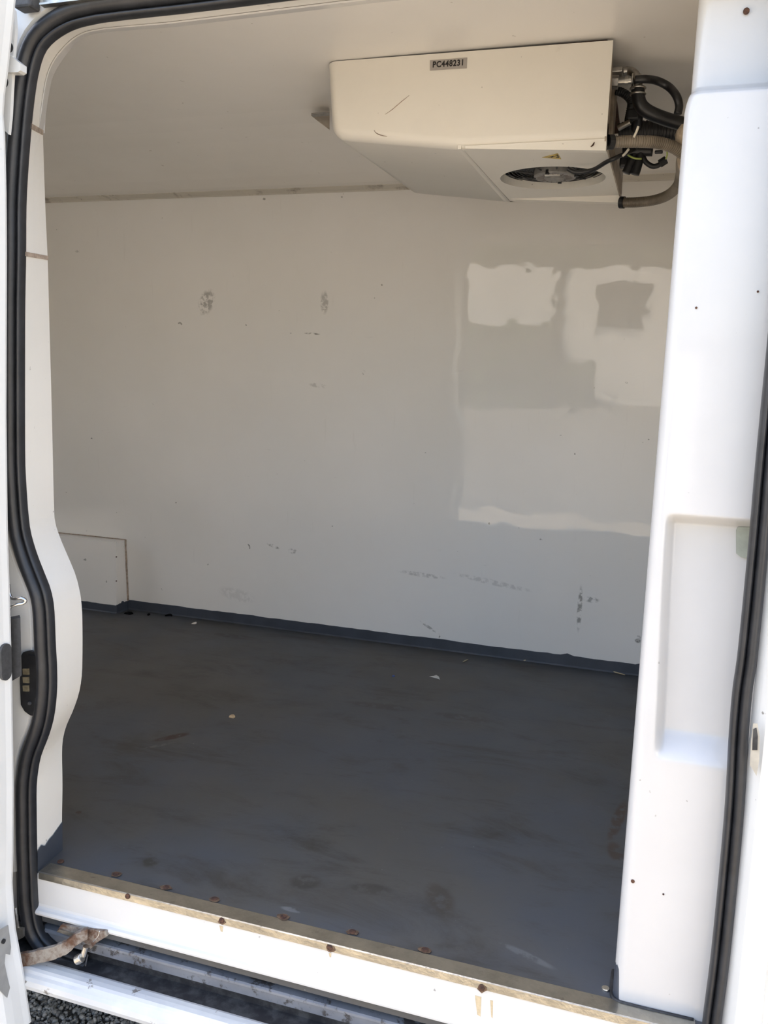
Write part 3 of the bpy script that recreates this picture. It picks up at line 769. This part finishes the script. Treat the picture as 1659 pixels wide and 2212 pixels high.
cyl('pipe_collar', PY(1350, 175, .72), PY(1357, 174.5, .72), .0090, M_STEEL, ft, n=16)
box('valve_block', tuple(PY(1318, 160, .735)-Vector((0, .01, 0.0))), tuple(PY(1346, 146, .735)+Vector((0, .02, 0.0))), M_STEEL, ft, .002)
tube('pipe_elbow', H([(1346,155,.735),(1358,153,.735),(1370,158,.73),(1377,170,.725),(1379,186,.72)]), .0085, M_STEEL, ft, n=12)
adopt(ft); tag(ft, 'grey steel pipe fitting and hex nut on the right end of unit', 'pipe fitting')
cb = empty('wiring_conduit', PY(1400, 285, .85))
tube('conduit', H([(1336,288,.86),(1352,285,.86),(1385,283,.86),(1430,281,.86),(1490,284,.86)]), .0200, M_BLACK, cb, n=14, corr=(.007, .0018))
tube('conduit_branch', H([(1331,196,.80),(1342,199,.80),(1355,207,.80),(1364,220,.80),(1362,240,.80),(1358,262,.82),(1362,280,.86)]), .0085, M_BLACK, cb, n=10, corr=(.005, .0012))
tube('cable_bundle', H([(1372,236,.80),(1378,252,.80),(1376,268,.82),(1372,285,.86)]), .0105, M_BLACK, cb, n=10)
box('junction_plug', tuple(PY(1353, 262, .80)-Vector((0, .012, 0))), tuple(PY(1384, 236, .80)+Vector((0, .012, 0))), M_BLACK, cb, .004)
cyl('pipe_end', PY(1336, 277, .80), PY(1362, 263, .79), .0062, M_STEEL, cb, n=12)
tube('cable_tie', [PY(1420, 280, .84)+Vector((0, .022*math.cos(k*.628), .022*math.sin(k*.628))) for k in range(11)], .002, M_BLACK, cb, n=5, sub=1)
tube('cable_tie', [PY(1462, 281, .84)+Vector((0, .022*math.cos(k*.628), .022*math.sin(k*.628))) for k in range(11)], .002, M_BLACK, cb, n=5, sub=1)
adopt(cb); tag(cb, 'black corrugated wiring conduit behind the front drain hose', 'conduit')
cp = empty('cable_connector', PY(1365, 360, .90))
tube('connector_body', H([(1372,325,.90),(1366,345,.90),(1356,366,.90),(1352,374,.90)]), .0100, M_BLACK, cp, n=10)
tube('connector_body', H([(1386,325,.90),(1380,348,.90),(1374,368,.90),(1371,377,.90)]), .0105, M_BLACK, cp, n=10)
box('connector_block', tuple(PY(1338, 362, .92)-Vector((0, .01, 0))), tuple(PY(1358, 336, .92)+Vector((0, .015, 0))), M_BLACK, cp, .004)
tube('connector_body', H([(1345,330,.90),(1375,326,.90),(1410,326,.90)]), .0120, M_BLACK, cp, n=10)
box('connector_clip', tuple(PY(1414, 332, .88)-Vector((0, .006, 0))), tuple(PY(1432, 325, .88)+Vector((0, .006, 0))), M_BLACK, cp, .002)
tube('sensor_lead', H([(1388,336,.90),(1395,350,.90),(1409,359,.90),(1422,357,.90),(1433,348,.90)]), .0058, M_BLACK, cp, n=10)
cyl('sensor_tip', PY(1425, 354, .90), PY(1439, 345, .90), .0090, M_BLACK, cp, n=12)
tube('earth_wire', H([(1352,330,.89),(1360,337,.885),(1372,342,.885),(1386,343,.89)]), .0022, M_GREEN, cp, n=6)
tube('sensor_wire', H([(1441,328,.88),(1441,336,.885),(1437,346,.895)]), .0018, M_GREEN, cp, n=6)
tube('pale_wire', H([(1379,273,.63),(1375,284,.63),(1369,297,.632)]), .0026, M_WIREW, cp, n=6)
tube('pale_wire', H([(1358,322,.66),(1352,330,.67),(1346,336,.69)]), .0026, M_WIREW, cp, n=6)
adopt(cp); tag(cp, 'black cable connectors hanging below the corrugated hose', 'cable connector')
fcable = tube('fan_cable', H([(1226,364,.79),(1240,371,.79),(1262,371,.79),(1285,365,.78),(1310,350,.75),(1330,341,.74),(1352,331,.76),(1372,322,.80)]), .0048, M_HOSE, None, n=8)
tag(fcable, 'black cable running from the round fan to the wiring at right', 'cable')
fm = bmesh.new(); bmesh.ops.create_icosphere(fm, subdivisions=3, radius=1.0)
fcn = PY(1493, 315, .76)
for q in fm.verts:
    k = 1+.15*math.sin(q.co.x*7+q.co.z*5)+.1*math.sin(q.co.y*9)
    q.co = Vector((min(fcn.x+q.co.x*.030*k, X_BULK+.004), fcn.y+q.co.y*.05*k, fcn.z+q.co.z*.075*k))
fo = bmobj('sealing_foam', fm, M_FOAM, None, True); tag(fo, 'beige sealing foam lump where the hoses pass behind the pillar', 'foam')

# ------------------------------------------------------------------ sliding door pushed back on the left
hem_px = [(33,-14),(32,0),(22,95),(13,178),(9,200),(5,258),(9,290),(12,400),(13,540),(12,900),(15,1150),(20,1300),(24,1450),(28,1700),(27,1850),(25,1910),(31,2000),(48,2090),(60,2172),(66,2208)]
hem = [PY(a, b, -.072) for a, b in hem_px]
sd = empty('sliding_door', (-1.3, -.1, -0.2))
dprof = [(-.62, -.066), (-.03, -.066), (-.004, -.068), (0.0, -.070), (0.0005, -.074), (-.003, -.084), (-.006, -.10), (-.010, -.114), (-.018, -.124), (-.05, -.130), (-.62, -.132)]
v = []; f = []; m = len(dprof)
hem2 = resample(hem, 60)
for p in hem2:
    for dx, y in dprof: v.append((p.x+dx if dx > -.5 else -1.7, y, p.z))
for i in range(len(hem2)-1):
    for k in range(m): f.append((i*m+k, i*m+(k+1) % m, (i+1)*m+(k+1) % m, (i+1)*m+k))
f += [tuple(range(m)), tuple((len(hem2)-1)*m+k for k in range(m))]
mesh('door_panel', v, f, M_BODY, sd, False)
def capsule(cx0, cy0, cx1, cy1, x, t, mat, name, parent):
    """upright rounded pad on a face that looks along +X"""
    a = PX(cx0, cy0, x); b = PX(cx1, cy1, x); w = abs(b.y-a.y)/2; pts = []
    cyc = (a.y+b.y)/2; zt_ = max(a.z, b.z)-w; zb_ = min(a.z, b.z)+w
    for k in range(13): an = math.pi*k/12; pts.append((x, cyc+w*math.cos(an), zt_+w*math.sin(an)))
    for k in range(13): an = math.pi+math.pi*k/12; pts.append((x, cyc+w*math.cos(an), zb_+w*math.sin(an)))
    return prism(name, pts, (t, 0, 0), mat, parent)
xb = PY(22, 1400, -.072).x-.0030
capsule(-3, 1394, 21, 1464, xb, .005, M_GREYPL, 'rubber_bumper', sd)
q = [PY(a, b, -.058) for a, b in ((22,1338),(44,1334),(47,1459),(26,1471))]
prism('lock_block', q, (-.012, .012, 0), M_GREYPL, sd)
hk = tube('latch_hook', H([(18,1262,-.05),(21,1284,-.05),(28,1293,-.05),(45,1292,-.045),(55,1297,-.042),(50,1303,-.044),(36,1306,-.05),(22,1312,-.055),(20,1330,-.055)]), .0028, M_CHROME, sd, n=10)
prism('lower_plate', [PX(a, b, xb+.008) for a, b in ((-10,2012),(16,1998),(22,2045),(20,2062),(10,2060),(8,2080),(14,2110),(22,2142),(44,2150),(18,2160),(-10,2130))], (.002, 0, 0), simple('worn_grey_paint', (0.30, 0.30, 0.29), 0.5), sd)
p = PX(6, 2033, xb+.010); cyl('bolt', p, p+Vector((.003, 0, 0)), .004, M_BLACK, sd, n=12)
prism('hinge_plate', [PY(a, b, -.05) for a, b in ((18,1962),(32,1963),(38,2004),(50,2006),(50,2025),(30,2036),(24,2000))], (0, .004, 0), M_STEEL, sd)
p = PY(27, 1984, -.0505); cyl('hinge_hole', p, p+Vector((0, -.002, 0)), .006, M_BLACK, sd, n=14)
p = PY(35, 2042, -.0505); cyl('hinge_hole', p, p+Vector((0, -.002, 0)), .006, M_BLACK, sd, n=14)
# upper edge fittings
for a, b, w, h in ((22, 103, 6.5, 11), (12, 178, 6, 11)):
    poly = [PY(a+w*math.cos(k*.3927), b+h*math.sin(k*.3927), -.062) for k in range(16)]
    prism('bump_stop', poly, (0, -.006, 0), M_BLACK, sd)
prism('guide_tab', [PY(a, b, -.056) for a, b in ((18,116),(30,126),(44,137),(44,152),(38,156),(12,156),(12,130))], (0, .014, 0), M_BODY, sd)
prism('edge_flange', [PY(a, b, -.050) for a, b in ((30,20),(33,60),(28,130),(22,250),(18,290),(8,280),(4,200))], (0, .006, 0), M_BODY, sd)
adopt(sd)
tag(sd, 'white sliding van door pushed back, its edge at the left', 'door')

# electrical contact plate on the jamb
ct = empty('contact_plate', PY(64, 1470, -.014))
out = [(50,1416),(55,1407),(68,1404),(78,1407),(84,1412),(85,1470),(85,1540),(80,1544),(70,1543),(58,1534),(50,1520),(48,1470)]
base = prism('plate', [PY(a, b, -.013) for a, b in out], (0, -.006, 0), M_BLACK, ct)
prism('inner_recess', [PY(a, b, -.0191) for a, b in ((52,1424),(62,1414),(76,1416),(80,1424),(80,1508),(66,1508),(66,1442),(52,1440))], (0, -.0012, 0), M_HOSE, ct)
for b in (1444, 1462, 1480):
    prism('contact_pad', [PY(a, c_, -.0191) for a, c_ in ((50.5,b),(63,b),(64,b+13),(51.5,b+12.5))], (0, -.0022, 0), M_BRASS, ct)
p = PY(65, 1519, -.0192); cyl('screw', p, p+Vector((0, -.003, 0)), .0032, M_GREYPL, ct, n=6)
adopt(ct); tag(ct, 'black plastic contact plate with three brass pads on door jamb', 'contact plate')

# rusty lower guide arm with roller, from the door into the track
ra = empty('guide_arm', PY(60, 2080, -.05))
pth = H([(36,2075,-.055),(70,2068,-.05),(110,2058,-.045),(142,2046,-.038),(165,2028,-.03),(190,2015,-.02)])
sp_ = catmull(pth, 6); v = []; f = []
for i, p in enumerate(sp_):
    h = .0125 if i < 20 else .0125-.003*(i-20)/10
    d = (sp_[min(i+1, len(sp_)-1)]-sp_[max(0, i-1)]).normalized(); s_ = Vector((0, 0, 1)).cross(d).normalized()*.004
    j = random.uniform(-.001, .001)
    v += [p-s_+Vector((0, 0, h+j)), p+s_+Vector((0, 0, h+j)), p+s_-Vector((0, 0, h-j)), p-s_-Vector((0, 0, h-j)), ]
for i in range(len(sp_)-1):
    for k in range(4): f.append((i*4+k, i*4+(k+1) % 4, (i+1)*4+(k+1) % 4, (i+1)*4+k))
f += [(0, 1, 2, 3), tuple((len(sp_)-1)*4+k for k in range(4))]
mesh('arm_bar', v, f, M_RUST, ra)
cyl('roller', PY(166, 2074, -.036), PY(178, 2068, -.034), .0085, M_STEEL, ra, n=16, bevel=.002)
cyl('roller_pin', PY(180, 2064, -.03), PY(186, 2044, -.028), .0055, M_STEEL, ra, n=12)
prism('arm_bracket', [PY(a, b, -.015) for a, b in ((122,2013),(132,1998),(175,2005),(228,2012),(232,2022),(206,2038),(196,2050),(170,2024))], (0, .006, 0), M_RUST, ra)
prism('bracket_tab', [PY(a, b, -.018) for a, b in ((122,2013),(128,2008),(170,2020),(180,2026),(150,2022))], (0, .003, 0), M_STEEL, ra)
tube('return_spring', H([(215,2011,-.03),(212,2022,-.032),(206,2029,-.033),(201,2034,-.032)]), .0010, M_CHROME, ra, n=6)
tube('drain_tag', H([(190,2062,-.04),(187,2075,-.045),(185,2087,-.05)]), .0014, M_BLACK, ra, n=5)
adopt(ra); tag(ra, 'rusty bent steel guide arm reaching from door into lower track', 'guide arm')

# upper rail above the opening
rl = empty('upper_rail', (-.6, -.03, 1.47))
zr = PY(120, 12, -.026).z+.011
extrude_x('rail_channel', [(-.016, zr-.008), (-.028, zr-.008), (-.028, zr-.005), (-.019, zr-.003), (-.019, zr+.02), (-.034, zr+.024), (-.034, zr+.03), (-.014, zr+.03)], PY(78, 8, -.035).x, .4, M_STEEL, rl, closed=True)
box('rail_end_stop', (PY(38, 10, -.03).x, -.04, zr-.014), (PY(74, 10, -.03).x, -.015, zr+.05), M_GREYPL, rl, .004)
adopt(rl); tag(rl, 'metal upper door rail with black end stop above the seal', 'rail')

# ------------------------------------------------------------------ litter on the floor
def chip(name, px, py, outline, h, mat, label, cat, group=None, lift=.0004, tilt=0.0):
    p = PZ(px, py); k = len(outline); v = []
    for (dx, dy) in outline: v.append((p.x+dx, p.y+dy, lift))
    for (dx, dy) in outline: v.append((p.x+dx*.8, p.y+dy*.8, lift+h+tilt*dx))
    f = [tuple(range(k)), tuple(range(k, 2*k))]+[(i, (i+1) % k, k+(i+1) % k, k+i) for i in range(k)]
    o = mesh(name, v, f, mat); tag(o, label, cat, group); return o
def blob(rx, ry, n=7, seed=0):
    rnd = random.Random(seed); return [(rx*math.cos(6.283*i/n)*rnd.uniform(.7, 1.15), ry*math.sin(6.283*i/n)*rnd.uniform(.7, 1.15)) for i in range(n)]
chip('rubber_scrap', 279, 1326, [(-.017, -.010), (.012, -.014), (.017, .004), (.006, .013), (-.012, .010)], .006, M_SCRAP, 'largest black rubber scrap on the floor beside wheel arch box', 'scrap')
chip('rubber_scrap', 321, 1329, blob(.007, .009, 6, 3), .006, M_SCRAP, 'smallest black rubber scrap, second from the wheel arch box', 'scrap')
def curl(px0, py0, px1, py1, sag, r, mat, name, label, cat):
    a = PZ(px0, py0); b = PZ(px1, py1); m_ = (a+b)/2+Vector((0, sag, 0))
    pts = [a+Vector((0, 0, r)), m_+Vector((0, 0, r*1.3)), b+Vector((0, 0, r))]
    o = tube(name, pts, lambda t, r=r: r*(.6+.4*math.sin(math.pi*t)), mat, None, n=7, sub=6); tag(o, label, cat); return o
curl(357, 1332, 371, 1332, .012, .0042, M_SCRAP, 'rubber_scrap', 'curved black rubber scrap, arched, third from wheel arch box', 'scrap')
curl(397, 1328, 411, 1330, -.014, .0045, M_SCRAP, 'rubber_scrap', 'curved black rubber scrap farthest from the wheel arch box', 'scrap')
chip('plastic_scrap', 419, 1347, blob(.010, .012, 6, 5), .004, M_PAPER, 'small white scrap on grey floor near the black rubber scraps', 'scrap', tilt=.3)
chip('crumb', 502, 1549, [(-.008, -.006), (.007, -.008), (.008, .002), (0, .009), (-.006, .006)], .005, M_TAN, 'tan crumb lying alone on the grey floor', 'crumb')
chip('paper_scrap', 938, 1464, [(-.018, .002), (-.004, .010), (.003, .018), (.008, .012), (.022, -.012), (.010, -.004), (-.004, .000)], .004, M_PAPER, 'pale paper scrap on grey floor in front of far wall', 'scrap', tilt=.2)
curl(1000, 1431, 1011, 1426, .0, .0022, M_STRAW, 'straw', 'short piece of straw on grey floor near the far wall', 'straw')
curl(1283, 1444, 1350, 1459, .004, .0022, M_STRAW, 'straw', 'long piece of straw lying along the skirting near pillar', 'straw')
curl(1131, 1428, 1139, 1428, .0, .0022, M_STRAW, 'straw', 'tiny straw fragment against the dark skirting', 'straw')
chip('plastic_scrap', 850, 1461, blob(.005, .006, 5, 9), .003, M_BLUE, 'tiny blue plastic fleck on the grey floor', 'scrap')
chip('dirt_clump', 1372, 1457, blob(.016, .007, 8, 11), .006, M_SCREW, 'brown dirt clump in the corner beside the pillar', 'dirt')

# ------------------------------------------------------------------ ground
struct(prism('ground', [(-40, -60, -.56), (40, -60, -.56), (40, 30, -.56), (-40, 30, -.56)], (0, 0, -.1), M_ASPH))
M_APRON = simple('pale_concrete', (0.35, 0.305, 0.24), 0.9, var=0.1, scale=3)
struct(box('floor_apron', (-12, -2.25, -.60), (12, -.35, -.545), M_APRON))
v = []; f = []
base = [(0, 0, 1), (.9, 0, .2), (.28, .85, .2), (-.72, .5, .2), (-.72, -.5, .2), (.28, -.85, .2), (.6, .4, -.7), (-.3, .7, -.7), (-.75, 0, -.7), (-.3, -.7, -.7), (.6, -.4, -.7)]
bf = [(0, 1, 2), (0, 2, 3), (0, 3, 4), (0, 4, 5), (0, 5, 1), (1, 6, 2), (2, 6, 7), (2, 7, 3), (3, 7, 8), (3, 8, 4), (4, 8, 9), (4, 9, 5), (5, 9, 10), (5, 10, 1), (1, 10, 6)]
rs = np.random.RandomState(3); NST = 42000
cx = np.stack([rs.uniform(-2.3, .25, NST), rs.uniform(-.34, .50, NST), -.558+rs.uniform(0, .004, NST)], 1)
rr_ = rs.uniform(.0035, .0078, NST)
qn = rs.normal(size=(NST, 4)); qn /= np.linalg.norm(qn, axis=1)[:, None]; w_, x_, y_, z_ = qn.T
RM = np.stack([1-2*(y_**2+z_**2), 2*(x_*y_-z_*w_), 2*(x_*z_+y_*w_), 2*(x_*y_+z_*w_), 1-2*(x_**2+z_**2), 2*(y_*z_-x_*w_), 2*(x_*z_-y_*w_), 2*(y_*z_+x_*w_), 1-2*(x_**2+y_**2)], 1).reshape(-1, 3, 3)
bs = np.array(base); vv_ = np.einsum('nij,kj->nki', RM, bs)*rr_[:, None, None]*rs.uniform(.8, 1.15, (NST, len(base), 1))+cx[:, None, :]
ff_ = (np.array(bf)[None]+(np.arange(NST)*len(base))[:, None, None]).reshape(-1, 3)
me = bpy.data.meshes.new('gravel'); nv_, nf_ = NST*len(base), len(ff_)
me.vertices.add(nv_); me.vertices.foreach_set('co', vv_.astype(np.float32).ravel())
me.loops.add(nf_*3); me.loops.foreach_set('vertex_index', ff_.astype(np.int32).ravel())
me.polygons.add(nf_); me.polygons.foreach_set('loop_start', np.arange(0, nf_*3, 3, dtype=np.int32))
me.update(calc_edges=True)
gr = obj('gravel', me, M_STONE); tag(gr, 'coarse dark grey stones of the asphalt below the door step', 'gravel', kind='stuff')

# added, unseen yard behind the viewer: walls and hedges shaped for bounce and reflections
M_REND = simple('pale_render', (0.84, 0.81, 0.75), 0.8, var=0.05, scale=2)
M_LEAF = simple('hedge_green', (0.035, 0.05, 0.02), 0.8, var=0.5, scale=6)
M_GLASS = simple('dark_window', (0.02, 0.022, 0.025), 0.15, var=0.1)
yb_ = struct(box('wall_added_yard', (-3.05, -9.3, -.56), (0.35, -9.0, 1.46), M_REND))
box('window_pane', (-1.10, -9.02, .52), (-.36, -8.97, 1.18), M_GLASS, yb_)
box('dark_gap_strip', (-1.74, -9.02, -.56), (-1.55, -8.95, 1.46), M_GLASS, yb_)  # added dark strip, splits the bright patch mirrored in the far wall
struct(box('wall_bounce_left', (-16, -12.0, -.56), (-4.2, -11.5, 2.6), M_REND))  # added unseen sunlit wall, bounces light into the interior
struct(box('wall_bounce_right', (4.2, -14.0, -.56), (4.8, -2.5, 2.4), M_REND))  # added bright wall out of view, lights the interior from the right
def hedge(name, lo, hi, seed):
    bm = bmesh.new(); bmesh.ops.create_cube(bm, size=1.0)
    bmesh.ops.subdivide_edges(bm, edges=bm.edges, cuts=9, use_grid_fill=True)
    rn = random.Random(seed)
    for q in bm.verts:
        q.co = Vector([(lo[i]+hi[i])/2+q.co[i]*(hi[i]-lo[i])+rn.uniform(-.06, .06) for i in range(3)])
    return struct(bmobj(name, bm, M_LEAF))
hedge('wall_added_hedge', (-3.2, -8.8, -.56), (-1.72, -8.0, .62), 1)  # hedges added as dark shapes that cut the mirrored patches
hedge('wall_added_hedge_low', (-1.5, -8.8, -.56), (-1.05, -8.1, .02), 2)
hedge('wall_added_hedge_far', (-5, -15, -.56), (3, -14, 1.95), 3)
